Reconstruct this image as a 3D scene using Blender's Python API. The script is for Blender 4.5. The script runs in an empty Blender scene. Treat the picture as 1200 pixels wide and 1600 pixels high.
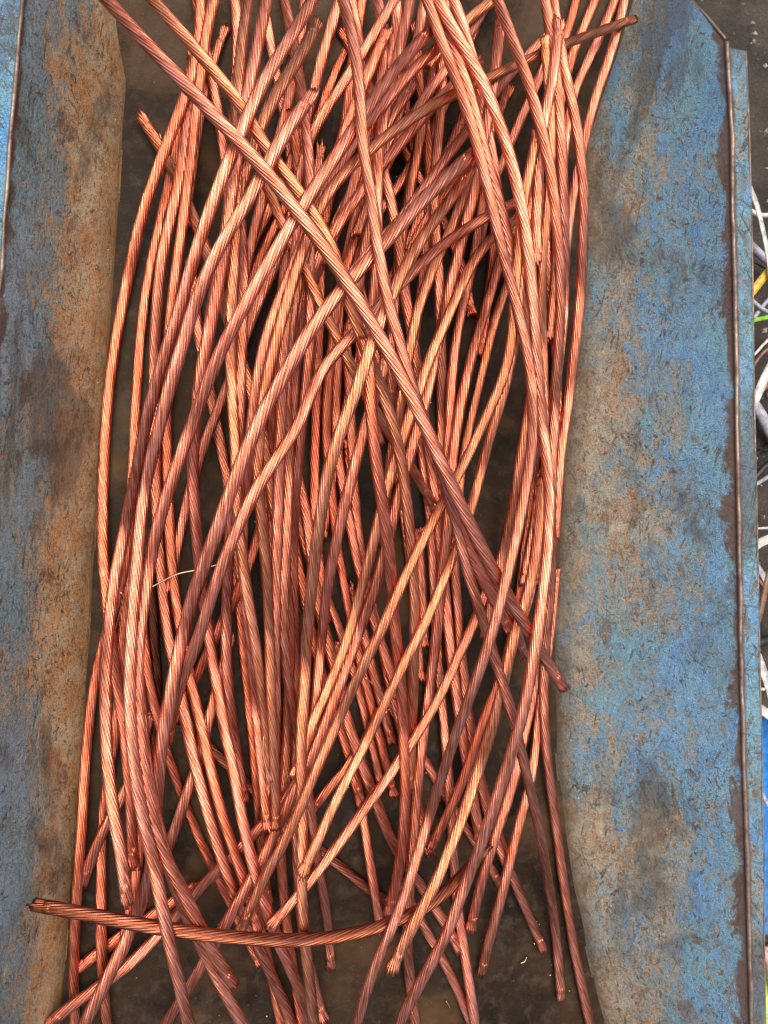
import bpy, math, random
import numpy as np
from mathutils import Vector, Matrix, Euler

random.seed(7); rng = np.random.default_rng(7)
sc = bpy.context.scene
COL = sc.collection

# ------------------------------------------------------------------ camera
CAM = np.array((-0.13, 0.0, 0.64)); LOOK = np.array((0.0, 0.0, 0.05))
cd = bpy.data.cameras.new('camera'); cam = bpy.data.objects.new('camera', cd); COL.objects.link(cam)
fw = LOOK - CAM; fw /= np.linalg.norm(fw)
rt = np.cross(fw, (0, 1, 0)); rt /= np.linalg.norm(rt)
up = np.cross(rt, fw)
cam.matrix_world = Matrix(((rt[0], up[0], -fw[0], CAM[0]), (rt[1], up[1], -fw[1], CAM[1]),
                           (rt[2], up[2], -fw[2], CAM[2]), (0, 0, 0, 1)))
HALF = 0.30 / 0.605                       # tan of half the horizontal field of view
cd.sensor_fit = 'HORIZONTAL'; cd.sensor_width = 36; cd.lens = 18 / HALF
cd.clip_start = 0.01; cd.clip_end = 100
sc.camera = cam

# ------------------------------------------------------------------ light
SUN_EL, SUN_AZ = 77, 345                  # degrees; azimuth clockwise from +Y: light falls from the left
w = bpy.data.worlds.new('World'); sc.world = w; w.use_nodes = True
nt = w.node_tree; nt.nodes.clear()
sky = nt.nodes.new('ShaderNodeTexSky'); sky.sky_type = 'NISHITA'; sky.sun_disc = False
sky.sun_elevation = math.radians(SUN_EL); sky.sun_rotation = math.radians(SUN_AZ)
sky.air_density = 1.0; sky.dust_density = 8.0; sky.ozone_density = 0.0
bg = nt.nodes.new('ShaderNodeBackground'); bg.inputs['Strength'].default_value = 0.15; sky.altitude = 0
ow = nt.nodes.new('ShaderNodeOutputWorld')
nt.links.new(sky.outputs[0], bg.inputs[0]); nt.links.new(bg.outputs[0], ow.inputs[0])
sd = bpy.data.lights.new('sun', 'SUN'); sd.energy = 1.3; sd.angle = math.radians(60); sd.color = (1.0, 0.97, 0.93)
sun = bpy.data.objects.new('sun', sd); COL.objects.link(sun)
a, e = math.radians(SUN_AZ), math.radians(SUN_EL)
sdir = Vector((math.sin(a) * math.cos(e), math.cos(a) * math.cos(e), math.sin(e)))
sun.rotation_euler = sdir.to_track_quat('Z', 'Y').to_euler()
sc.view_settings.view_transform = 'Standard'; sc.view_settings.look = 'None'
sc.view_settings.gamma = 1; sc.view_settings.use_curve_mapping = False
sc.view_settings.exposure = 0.27

# ------------------------------------------------------------------ helpers
def at(px, py, z):
    """photograph pixel (1200x1600) seen at world height z -> world x, y (arrays allowed)"""
    px = np.asarray(px, float); py = np.asarray(py, float); z = np.asarray(z, float)
    u = (px - 600) / 600 * HALF; v = (800 - py) / 600 * HALF
    d = fw[None, :] + u.reshape(-1, 1) * rt + v.reshape(-1, 1) * up
    t = (z.reshape(-1) - CAM[2]) / d[:, 2]
    return CAM[0] + t * d[:, 0], CAM[1] + t * d[:, 1]

def project(x, y, z):
    d = np.stack([np.asarray(x, float) - CAM[0], np.asarray(y, float) - CAM[1], np.asarray(z, float) - CAM[2]], -1)
    k = d @ fw
    return 600 + 600 / HALF * (d @ rt) / k, 800 - 600 / HALF * (d @ up) / k

def tag(o, label=None, cat=None, group=None, kind=None):
    if label: o['label'] = label
    if cat: o['category'] = cat
    if group: o['group'] = group
    if kind: o['kind'] = kind
    return o

def mesh_obj(name, V, F, mat, parent=None, smooth=True, attrs=None):
    """V (n,3) array; F list of polygons or (m,4) int array -> ONE linked mesh object"""
    me = bpy.data.meshes.new(name)
    V = np.asarray(V, np.float32)
    if isinstance(F, np.ndarray) and F.ndim == 2:
        m, k = F.shape
        me.vertices.add(len(V)); me.vertices.foreach_set('co', V.ravel())
        me.loops.add(m * k); me.loops.foreach_set('vertex_index', F.astype(np.int32).ravel())
        me.polygons.add(m); me.polygons.foreach_set('loop_start', np.arange(m, dtype=np.int32) * k)
        me.update(calc_edges=True)
    else:
        me.from_pydata([tuple(map(float, v)) for v in V], [], [tuple(map(int, f)) for f in F]); me.update()
    if smooth: me.polygons.foreach_set('use_smooth', np.ones(len(me.polygons), bool))
    for n, arr in (attrs or {}).items():
        at_ = me.attributes.new(n, 'FLOAT_VECTOR', 'POINT'); at_.data.foreach_set('vector', np.asarray(arr, np.float32).ravel())
    me.materials.append(mat)
    o = bpy.data.objects.new(name, me); COL.objects.link(o)
    if parent: o.parent = parent
    return o

def grid_faces(nu, nv, wrap=False, off=0):
    """nu rows of nv vertices"""
    i = np.arange(nu - 1)[:, None]; j = np.arange(nv if wrap else nv - 1)[None, :]
    a = i * nv + j; b = i * nv + (j + 1) % nv
    return (np.stack([a, b, b + nv, a + nv], -1).reshape(-1, 4) + off)

def gsmooth(A, sig):
    """gaussian smoothing along axis 0 that keeps the ends (odd reflection)"""
    n = len(A); k = int(min(max(1, 3 * sig), n - 1))
    ker = np.exp(-0.5 * (np.arange(-k, k + 1) / sig) ** 2); ker /= ker.sum()
    A2 = A.reshape(n, -1); out = np.empty_like(A2)
    for c in range(A2.shape[1]):
        x = A2[:, c]
        p = np.concatenate([2 * x[0] - x[k:0:-1], x, 2 * x[-1] - x[-2:-k - 2:-1]])
        out[:, c] = np.convolve(p, ker, 'valid')
    return out.reshape(A.shape)

def catmull(P, step):
    P = np.asarray(P, float)
    Q = np.vstack([2 * P[0] - P[1], P, 2 * P[-1] - P[-2]]); out = []
    for i in range(1, len(Q) - 2):
        p0, p1, p2, p3 = Q[i - 1:i + 3]
        n = max(2, int(np.linalg.norm(p2 - p1) / step))
        t = np.linspace(0, 1, n, endpoint=False)[:, None]
        out.append(0.5 * (2 * p1 + (p2 - p0) * t + (2 * p0 - 5 * p1 + 4 * p2 - p3) * t ** 2 + (3 * p1 - p0 - 3 * p2 + p3) * t ** 3))
    out.append(P[-1:])
    return resample(np.vstack(out), step)

def resample(P, step):
    d = np.r_[0, np.cumsum(np.linalg.norm(np.diff(P, axis=0), axis=1))]
    n = max(3, int(round(d[-1] / step)) + 1); s = np.linspace(0, d[-1], n)
    return np.stack([np.interp(s, d, P[:, c]) for c in range(P.shape[1])], 1)

# ---------------- node helper
class N:
    def __init__(s, name):
        s.m = bpy.data.materials.new(name); s.m.use_nodes = True; s.t = s.m.node_tree; s.t.nodes.clear()
        s.out = s.n('ShaderNodeOutputMaterial'); s.b = s.n('ShaderNodeBsdfPrincipled')
        s.t.links.new(s.b.outputs[0], s.out.inputs[0])
    def n(s, ty, **k):
        x = s.t.nodes.new(ty)
        for a, v in k.items(): setattr(x, a, v)
        return x
    def put(s, node, sock, v):
        i = node.inputs[sock]
        if isinstance(v, bpy.types.NodeSocket): s.t.links.new(v, i)
        elif isinstance(v, (tuple, list)) and len(v) == 3 and i.type == 'RGBA': i.default_value = (*v, 1)
        else: i.default_value = v
    def coord(s, sc_=(1, 1, 1), attr=None, rot=(0, 0, 0)):
        if attr: c = s.n('ShaderNodeAttribute', attribute_name=attr).outputs['Vector']
        else: c = s.n('ShaderNodeTexCoord').outputs['Object']
        mp = s.n('ShaderNodeMapping'); s.put(mp, 'Vector', c); mp.inputs['Scale'].default_value = sc_; mp.inputs['Rotation'].default_value = rot
        return mp.outputs[0]
    def noise(s, vec, scale, detail=4, rough=0.6, dist=0.0, lac=2.0):
        x = s.n('ShaderNodeTexNoise'); s.put(x, 'Vector', vec)
        for k, v in (('Scale', scale), ('Detail', detail), ('Roughness', rough), ('Distortion', dist), ('Lacunarity', lac)): s.put(x, k, v)
        return x.outputs[0]
    def vor(s, vec, scale, feature='F1', out='Distance'):
        x = s.n('ShaderNodeTexVoronoi', feature=feature); s.put(x, 'Vector', vec); s.put(x, 'Scale', scale)
        return x.outputs[out]
    def ramp(s, f, *stops, interp='LINEAR'):
        x = s.n('ShaderNodeValToRGB'); s.put(x, 0, f); r = x.color_ramp; r.interpolation = interp
        while len(r.elements) < len(stops): r.elements.new(0.5)
        for el, (p, c) in zip(r.elements, stops):
            el.position = p; el.color = (*c, 1) if isinstance(c, (tuple, list)) else (c, c, c, 1)
        return x.outputs[0]
    def mix(s, f, a, b, blend='MIX'):
        x = s.n('ShaderNodeMix', data_type='RGBA', blend_type=blend)
        s.put(x, 0, f); s.put(x, 6, a); s.put(x, 7, b)
        return x.outputs[2]
    def math(s, op, a, b=None, c=None, clamp=False):
        x = s.n('ShaderNodeMath', operation=op, use_clamp=clamp); s.put(x, 0, a)
        if b is not None: s.put(x, 1, b)
        if c is not None: s.put(x, 2, c)
        return x.outputs[0]
    def bump(s, h, strength=0.4, dist=0.001, prev=None):
        x = s.n('ShaderNodeBump'); s.put(x, 'Height', h); s.put(x, 'Strength', strength); s.put(x, 'Distance', dist)
        if prev is not None: s.put(x, 'Normal', prev)
        return x.outputs[0]
    def fin(s, col=None, rough=None, metal=None, normal=None, spec=None):
        for k, v in (('Base Color', col), ('Roughness', rough), ('Metallic', metal), ('Normal', normal), ('Specular IOR Level', spec)):
            if v is not None: s.put(s.b, k, v)
        return s.m

# ------------------------------------------------------------------ materials
def copper_material():
    k = N('stranded_copper')
    v = k.coord(attr='strand')
    oi = k.n('ShaderNodeObjectInfo')
    wire = k.noise(v, 1.0, 2, 0.5)                              # wire to wire
    sc1 = k.coord((1, 1, 0.35), attr='strand'); blotch = k.noise(sc1, 0.28, 3, 0.6)
    o = k.coord(); fine = k.noise(o, 900, 3, 0.7)
    c = k.mix(k.ramp(wire, (0.36, 0.0), (0.62, 1.0)), (0.50, 0.135, 0.062), (0.90, 0.345, 0.235))
    c = k.mix(k.math('MULTIPLY', k.ramp(blotch, (0.42, 0.0), (0.68, 1.0)), 0.6), c, (0.46, 0.13, 0.06))
    c = k.mix(1.0, c, oi.outputs['Color'], 'MULTIPLY')
    dirt = k.noise(o, 45, 4, 0.65)
    c = k.mix(k.ramp(dirt, (0.58, 0.0), (0.78, 0.5)), c, (0.20, 0.085, 0.05))
    r = k.math('ADD', k.math('MULTIPLY', fine, 0.12), k.math('MULTIPLY_ADD', wire, 0.24, 0.16))
    return k.fin(c, r, 1.0, k.bump(wire, 0.22, 0.0008, k.bump(fine, 0.4, 0.0003)))

def paint_material(name, lo, hi, rust, tan, seed, band=(0.95, 0.975), fade=1.0, band0=None, foot=None, stretch=0.55, p1=(0.070, 0.215, 0.41), p2=(0.135, 0.31, 0.44)):
    """rusted, scratched blue paint. attribute 'wall' = (0 at the foot .. 1 at the rim, metres along, 0)
       lo/hi: how much paint survives at the foot / at the rim (0..1)."""
    k = N(name)
    n0 = k.n('ShaderNodeMapping'); k.put(n0, 'Vector', k.coord()); n0.inputs['Location'].default_value = (seed, seed * 1.7, 0); o = n0.outputs[0]
    st = k.n('ShaderNodeMapping'); k.put(st, 'Vector', o); st.inputs['Scale'].default_value = (1, stretch, 1); so = st.outputs[0]
    sep = k.n('ShaderNodeSeparateXYZ'); k.put(sep, 0, k.n('ShaderNodeAttribute', attribute_name='wall').outputs['Vector']); t = sep.outputs[0]
    frac = k.noise(so, 16, 14, 0.70, 0.35); frac2 = k.noise(so, 34, 12, 0.74, 0.5); big = k.noise(so, 7, 3, 0.5)
    fine = k.noise(o, 330, 6, 0.75, 0.4); grit = k.noise(o, 1300, 3, 0.7)
    keep = k.n('ShaderNodeMapRange', interpolation_type='SMOOTHSTEP'); k.put(keep, 0, t); keep.inputs[3].default_value = lo; keep.inputs[4].default_value = hi
    f = k.math('ADD', k.math('ADD', k.math('MULTIPLY', k.math('SUBTRACT', frac, 0.5), 1.25), k.math('MULTIPLY', k.math('SUBTRACT', big, 0.5), 0.35)), keep.outputs[0])
    f = k.math('ADD', f, k.math('MULTIPLY', k.math('SUBTRACT', fine, 0.5), 0.95))
    mid = k.noise(so, 120, 8, 0.74, 0.5); f = k.math('ADD', f, k.math('MULTIPLY', k.math('SUBTRACT', mid, 0.5), 0.9))
    paint = k.mix(k.ramp(frac2, (0.40, 0.0), (0.60, 1.0)), p1, p2)
    paint = k.mix(k.ramp(k.noise(so, 22, 8, 0.65), (0.46, 0.0), (0.58, 0.8)), paint, (0.115, 0.28, 0.335))
    chalk = k.mix(k.ramp(fine, (0.38, 0.0), (0.62, 1.0)), (0.17, 0.215, 0.215), (0.35, 0.375, 0.33))
    bare = k.mix(k.ramp(k.noise(o, 48, 10, 0.72, 0.5), (0.42, 0.0), (0.58, 1.0)), tan, rust)
    bare = k.mix(k.ramp(fine, (0.50, 0.0), (0.66, 0.55)), bare, (0.42, 0.34, 0.22))
    bare = k.mix(k.ramp(fine, (0.34, 0.6), (0.46, 0.0)), bare, (0.085, 0.05, 0.03))
    c = k.mix(k.ramp(f, (0.41, 0.0), (0.455, 1.0)), bare, chalk)
    c = k.mix(k.ramp(f, (0.55, 0.0), (0.60, fade)), c, paint)
    # chips down to dark rust, clustered
    cl = k.ramp(k.noise(so, 11, 6, 0.65), (0.44, 0.0), (0.62, 1.0))
    chip = k.ramp(frac2, (0.56, 0.0), (0.585, 0.9)); chip = k.math('MULTIPLY', chip, k.math('MULTIPLY_ADD', cl, 0.8, 0.2))
    c = k.mix(chip, c, (0.115, 0.062, 0.038))
    chip2 = k.ramp(k.noise(o, 150, 8, 0.72, 0.7), (0.60, 0.0), (0.64, 0.85)); c = k.mix(chip2, c, (0.15, 0.085, 0.05))
    def scratch(ang, sc_, sd_, scale, lo_, hi_, amt):
        m0 = k.n('ShaderNodeMapping'); k.put(m0, 'Vector', o); m0.inputs['Rotation'].default_value = (0, 0, math.radians(ang))
        m = k.n('ShaderNodeMapping'); k.put(m, 'Vector', m0.outputs[0]); m.inputs['Scale'].default_value = (1, sc_, 1); m.inputs['Location'].default_value = (sd_, 0, 0)
        x = k.ramp(k.noise(m.outputs[0], scale, 4, 0.6, 2.2), (lo_, 0.0), (hi_, amt))
        gate = k.ramp(k.noise(o, 15 + sd_, 4, 0.6), (0.47, 0.0), (0.55, 1.0))
        return k.math('MULTIPLY', x, gate)
    s = scratch(-40, 0.07, 1, 150, 0.60, 0.63, 0.9)
    for p in ((32, 0.06, 4, 170, 0.61, 0.64, 0.9), (-14, 0.06, 9, 420, 0.60, 0.64, 0.7), (78, 0.10, 12, 300, 0.62, 0.66, 0.7), (-62, 0.07, 17, 480, 0.60, 0.64, 0.7), (14, 0.035, 27, 120, 0.62, 0.64, 0.85), (-75, 0.04, 31, 130, 0.62, 0.64, 0.85)):
        s = k.math('MAXIMUM', s, scratch(*p))
    c = k.mix(s, c, (0.05, 0.04, 0.034))
    c = k.mix(scratch(-20, 0.07, 22, 420, 0.62, 0.67, 0.6), c, (0.50, 0.50, 0.46))
    c = k.mix(k.ramp(grit, (0.36, 0.75), (0.48, 0.0)), c, (0.055, 0.045, 0.035))
    c = k.mix(k.ramp(grit, (0.54, 0.0), (0.68, 0.6)), c, (0.56, 0.52, 0.44))
    grime = k.ramp(k.noise(so, 12, 10, 0.66, 0.4), (0.525, 0.0), (0.60, 0.62)); c = k.mix(grime, c, (0.07, 0.058, 0.046))
    # rubbed rust along the rim and flange edges
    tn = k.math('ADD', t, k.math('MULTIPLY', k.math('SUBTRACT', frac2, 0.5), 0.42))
    if band: c = k.mix(k.ramp(tn, (band[0], 0.0), (band[1], 0.93)), c, (0.105, 0.062, 0.045))
    if band0: c = k.mix(k.ramp(tn, (band0[0], 0.93), (band0[1], 0.0)), c, (0.105, 0.062, 0.045))
    if foot: c = k.mix(k.ramp(tn, (foot[0], 0.85), (foot[1], 0.0)), c, foot[2])  # wall foot: rusty dirt brown with the corner's shade painted into it
    r = k.math('MULTIPLY_ADD', fine, 0.4, 0.32)
    hgt = k.math('ADD', k.math('MULTIPLY', k.ramp(f, (0.38, 0.0), (0.64, 1.0)), 0.6), k.math('ADD', k.math('MULTIPLY', fine, 0.8), k.math('MULTIPLY', grit, 0.4)))
    hgt = k.math('SUBTRACT', hgt, k.math('MULTIPLY', k.math('MAXIMUM', s, k.math('MAXIMUM', chip, chip2)), 0.5))
    nb = k.bump(frac, 0.5, 0.006); nb = k.bump(hgt, 0.8, 0.0011, nb)
    return k.fin(c, r, 0.0, nb, 0.4)

def floor_material():
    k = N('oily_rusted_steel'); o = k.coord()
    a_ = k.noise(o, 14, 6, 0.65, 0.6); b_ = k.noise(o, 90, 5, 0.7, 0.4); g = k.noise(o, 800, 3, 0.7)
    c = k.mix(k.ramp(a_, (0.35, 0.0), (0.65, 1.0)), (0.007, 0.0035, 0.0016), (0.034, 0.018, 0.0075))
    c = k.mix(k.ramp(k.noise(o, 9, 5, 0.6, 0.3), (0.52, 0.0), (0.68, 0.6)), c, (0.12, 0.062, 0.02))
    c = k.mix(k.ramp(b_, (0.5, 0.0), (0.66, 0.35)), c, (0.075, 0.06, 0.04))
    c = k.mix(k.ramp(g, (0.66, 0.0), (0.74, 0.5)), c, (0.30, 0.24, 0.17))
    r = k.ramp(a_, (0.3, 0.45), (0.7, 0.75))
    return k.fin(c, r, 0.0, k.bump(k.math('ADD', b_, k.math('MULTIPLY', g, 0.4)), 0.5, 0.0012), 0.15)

def endwall_material():
    k = N('grimy_grey_steel'); o = k.coord()
    a_ = k.noise(o, 18, 6, 0.65, 0.6); b_ = k.noise(o, 110, 5, 0.7, 0.4); g = k.noise(o, 800, 3, 0.7)
    c = k.mix(k.ramp(a_, (0.38, 0.0), (0.62, 1.0)), (0.026, 0.015, 0.008), (0.078, 0.052, 0.032))
    c = k.mix(k.ramp(b_, (0.48, 0.0), (0.66, 0.5)), c, (0.10, 0.05, 0.022))
    c = k.mix(k.ramp(g, (0.64, 0.0), (0.74, 0.5)), c, (0.32, 0.28, 0.22))
    return k.fin(c, 0.7, 0.0, k.bump(k.math('ADD', b_, k.math('MULTIPLY', g, 0.4)), 0.6, 0.0015), 0.15)

def bead_material():
    k = N('worn_rim_steel'); o = k.coord()
    a_ = k.noise(o, 60, 5, 0.7); g = k.noise(o, 500, 3, 0.7)
    c = k.mix(k.ramp(a_, (0.4, 0.0), (0.62, 1.0)), (0.30, 0.235, 0.185), (0.10, 0.058, 0.04))
    return k.fin(c, k.ramp(g, (0.3, 0.32), (0.7, 0.6)), k.ramp(a_, (0.4, 0.75), (0.6, 0.1)), k.bump(g, 0.6, 0.0008))

def soil_material():
    k = N('dark_soil'); o = k.coord()
    a_ = k.noise(o, 12, 8, 0.7); g = k.noise(o, 260, 4, 0.7)
    c = k.mix(k.ramp(a_, (0.35, 0.0), (0.65, 1.0)), (0.022, 0.017, 0.013), (0.085, 0.068, 0.054))
    c = k.mix(k.ramp(g, (0.63, 0.0), (0.72, 0.8)), c, (0.30, 0.27, 0.23))
    return k.fin(c, 0.9, 0.0, k.bump(k.math('ADD', a_, g), 0.9, 0.006))

def plastic(name, col, rough=0.4):
    k = N(name); o = k.coord(); g = k.noise(o, 120, 4, 0.7)
    c = k.mix(k.ramp(g, (0.42, 0.0), (0.62, 0.7)), col, tuple(x * 0.35 for x in col))
    return k.fin(c, rough, 0.0, k.bump(g, 0.2, 0.001))
# ------------------------------------------------------------------ the trough
RIM_Z = 0.10
def spline_at(knots, zz):
    """knots [(px,py)] at height zz -> function world y -> world x"""
    P = catmull(knots, 12); x, y = at(P[:, 0], P[:, 1], np.full(len(P), zz)); o = np.argsort(y)
    return lambda q: np.interp(q, y[o], x[o])
# foot of the walls (seen at z = 0) and their rims (seen at z = RIM_Z)
RF = spline_at([(930, -260), (912, -40), (915, 100), (916, 230), (905, 500), (878, 800), (868, 1100), (886, 1300), (905, 1420), (945, 1600), (985, 1800)], 0.0)
RR = spline_at([(890, -260), (1016, -90), (1078, -6), (1134, 68), (1141, 200), (1147, 500), (1152, 800), (1158, 1100), (1164, 1300), (1172, 1600), (1178, 1900)], RIM_Z)
RRF = spline_at([(1128, -300), (1134, 68), (1141, 200), (1147, 500), (1152, 800), (1158, 1100), (1164, 1300), (1172, 1600), (1178, 1900)], RIM_Z)
LF = spline_at([(262, -260), (214, 0), (192, 190), (178, 420), (160, 640), (148, 830), (138, 1020), (126, 1220), (108, 1420), (94, 1600), (84, 1800)], 0.0)
LR = spline_at([(58, -260), (36, 0), (18, 200), (3, 420), (-12, 640), (-24, 900), (-34, 1200), (-44, 1600), (-50, 1900)], RIM_Z)
END_Y = float(at([600], [182], [0.0])[1][0])
def prof(t):                                  # height along the wall, 0 foot .. 1 rim, rounded foot
    t = np.clip(t, 0, 1); return t ** 1.25
def surf_z(x, y):
    zr = RIM_Z * prof((x - RF(y)) / (RRF(y) - RF(y)))
    zl = RIM_Z * prof((LF(y) - x) / (LF(y) - LR(y)))
    ze = np.clip((y - END_Y) / 0.13, 0, 2) * 0.042
    return np.maximum(np.maximum(zr, zl), ze)

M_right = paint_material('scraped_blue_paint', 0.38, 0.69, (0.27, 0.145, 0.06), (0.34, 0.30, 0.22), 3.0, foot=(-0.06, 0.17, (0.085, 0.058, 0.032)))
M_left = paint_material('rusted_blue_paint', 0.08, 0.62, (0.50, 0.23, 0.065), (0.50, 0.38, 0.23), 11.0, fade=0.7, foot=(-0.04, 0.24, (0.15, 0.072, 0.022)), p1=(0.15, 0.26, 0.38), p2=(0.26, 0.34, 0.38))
M_flange = paint_material('flange_blue_paint', 0.62, 0.62, (0.14, 0.075, 0.05), (0.20, 0.17, 0.15), 21.0, band=(0.93, 1.0), band0=(0.10, 0.24))
M_lflange = paint_material('outer_blue_paint', 0.80, 0.80, (0.14, 0.075, 0.05), (0.20, 0.17, 0.15), 31.0, band=None, p1=(0.04, 0.22, 0.55), p2=(0.07, 0.32, 0.62))
M_floor, M_end, M_bead = floor_material(), endwall_material(), bead_material()

def empty(name, loc):
    o = bpy.data.objects.new(name, None); COL.objects.link(o); o.location = loc; o.empty_display_size = 0.05
    return o
trough = tag(empty('metal_trough', (0, 0, 0)), 'rusty blue painted steel trough holding the whole heap of copper cables', 'trough')
YS = np.linspace(at([600], [1800], [0.0])[1][0], at([600], [-180], [0.0])[1][0], 330)
def lump(x, y, s=1.0):
    return s * (0.0016 * np.sin(31 * x + 17 * y) * np.sin(23 * y - 9 * x) + 0.0009 * np.sin(71 * y + 40 * x + 1) + 0.0006 * np.sin(130 * x - 90 * y))
LIM = {}
def side_wall(foot, rim, fullrim, mat):
    nt_ = 60; T = np.linspace(-0.02, 1.0, nt_); rows = []; att = []
    for y in YS:
        xf, xr, xa = float(foot(y)), float(rim(y)), float(fullrim(y))
        tm = 1.0
        if foot is RF:                        # the top corner of this wall is cut off at a slant
            tt = np.linspace(0, 1, 400); qx, qy = project(xf + tt * (xa - xf), np.full(400, y), RIM_Z * prof(tt))
            ok = np.where(qx <= np.interp(qy, [-500, -60, 0, 30, 66, 80], [790, 1030, 1080, 1107, 1137, 2000]))[0]
            tm = tt[ok[-1]] if len(ok) else 0.0
            LIM[float(y)] = tm
        t = T * tm; x = xf + t * (xa - xf)
        z = RIM_Z * prof(t) + lump(x, y) * np.clip(t * 3, 0, 1) * np.clip((1 - t) * 8, 0.15, 1) - 0.002 * (t < 0)
        rows.append(np.stack([x, np.full(nt_, y), z], 1)); att.append(np.stack([t, np.full(nt_, y), 0 * t], 1))
    V = np.vstack(rows); A = np.vstack(att); n = len(V)
    out = -1 if foot is LF else 1
    V2 = V + np.array((out * 0.003, 0, -0.002))          # 3 mm plate
    F = grid_faces(len(YS), nt_); F2 = F[:, ::-1] + n
    top = np.array([[i * nt_ + nt_ - 1, (i + 1) * nt_ + nt_ - 1, (i + 1) * nt_ + nt_ - 1 + n, i * nt_ + nt_ - 1 + n] for i in range(len(YS) - 1)])
    if out == -1: F, F2 = F[:, ::-1], F2[:, ::-1]
    return mesh_obj('side_wall', np.vstack([V, V2]), np.vstack([F, F2, top]), mat, trough, attrs={'wall': np.vstack([A, A])})
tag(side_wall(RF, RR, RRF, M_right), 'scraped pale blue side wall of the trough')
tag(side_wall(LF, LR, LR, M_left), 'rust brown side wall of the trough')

# floor and the sloping end
xs = np.linspace(-0.45, 0.33, 90); yf = YS[YS < END_Y + 0.002]
def sheet(name, xs, ys, zf, mat):
    X, Y = np.meshgrid(xs, ys); Z = zf(X, Y)
    n = X.size; V = np.stack([X.ravel(), Y.ravel(), Z.ravel()], 1)
    # a closed plate: lower skin 3 mm under the upper one
    V2 = V - np.array((0, 0, 0.003)); F = grid_faces(len(ys), len(xs))
    return mesh_obj(name, np.vstack([V, V2]), np.vstack([F, F[:, ::-1] + n]), mat, trough)
def inner(X, Y):                              # rows squeezed between the feet of the walls
    return X
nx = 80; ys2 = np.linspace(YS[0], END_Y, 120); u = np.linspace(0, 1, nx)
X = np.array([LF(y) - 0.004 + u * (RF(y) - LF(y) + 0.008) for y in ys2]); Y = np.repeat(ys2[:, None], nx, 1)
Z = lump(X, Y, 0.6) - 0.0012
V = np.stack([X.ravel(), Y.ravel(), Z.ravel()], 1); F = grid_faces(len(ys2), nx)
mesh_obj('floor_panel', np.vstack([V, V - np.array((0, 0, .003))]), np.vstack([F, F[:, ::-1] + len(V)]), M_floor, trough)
ye = np.linspace(END_Y, END_Y + 0.19, 60)
X = np.array([LF(y) - 0.06 + u * (RF(y) - LF(y) + 0.12) for y in ye]); Y = np.repeat(ye[:, None], nx, 1)
Z = (Y - END_Y) / 0.13 * 0.042 + lump(X, Y, 0.8) - 0.001
V = np.stack([X.ravel(), Y.ravel(), Z.ravel()], 1); F = grid_faces(len(ye), nx)
mesh_obj('end_wall', np.vstack([V, V - np.array((0, 0, .003))]), np.vstack([F, F[:, ::-1] + len(V)]), M_end, trough)

def tube(P, r, seg=10, close=True):
    """plain round tube (V, F quads) along P; r scalar or array"""
    P = np.asarray(P, float); n = len(P); r = np.broadcast_to(np.asarray(r, float), (n,))
    T = np.gradient(P, axis=0); T /= np.linalg.norm(T, axis=1)[:, None] + 1e-12
    ref = np.tile(np.array((0, 0, 1.0)), (n, 1)); bad = np.abs(T[:, 2]) > 0.95; ref[bad] = (1, 0, 0)
    B = np.cross(T, ref); B /= np.linalg.norm(B, axis=1)[:, None]; Nn = np.cross(B, T)
    a_ = np.linspace(0, 2 * np.pi, seg, endpoint=False)
    V = P[:, None, :] + r[:, None, None] * (np.cos(a_)[None, :, None] * B[:, None, :] + np.sin(a_)[None, :, None] * Nn[:, None, :])
    V = V.reshape(-1, 3); F = grid_faces(n, seg, True)
    if close:
        F = np.vstack([F, [[n * seg] * 1 + [0] * 3]])[:-1]
        c0, c1 = len(V), len(V) + 1; V = np.vstack([V, P[0], P[-1]])
        j = np.arange(0, seg, 2)
        F = np.vstack([F, np.stack([np.full(len(j), c0), (j + 2) % seg, j + 1, j], 1),
                       np.stack([np.full(len(j), c1), (n - 1) * seg + j, (n - 1) * seg + j + 1, (n - 1) * seg + (j + 2) % seg], 1)])
    return V, F

yb = YS[YS < at([1134], [66], [RIM_Z])[1][0]]
wob = np.interp(yb, np.linspace(-1, 1, 160), rng.normal(0, 0.0003, 160))
V, F = tube(gsmooth(np.stack([RRF(yb) + 0.0004 + wob, yb, np.full(len(yb), RIM_Z + 0.0010) + wob], 1), 2), 0.0017 + 0.8 * wob)
tag(mesh_obj('rim_bead', V, F, M_bead, trough), 'bare worn rounded rim beside the flange strip')
yl = YS; wob = np.interp(yl, np.linspace(-1, 1, 160), rng.normal(0, 0.0006, 160))
V, F = tube(gsmooth(np.stack([LR(yl) + wob, yl, np.full(len(yl), RIM_Z + 0.0010) + wob], 1), 2), 0.0013 + 0.4 * wob)
mesh_obj('rim_bead', V, F, M_bead, trough)

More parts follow.
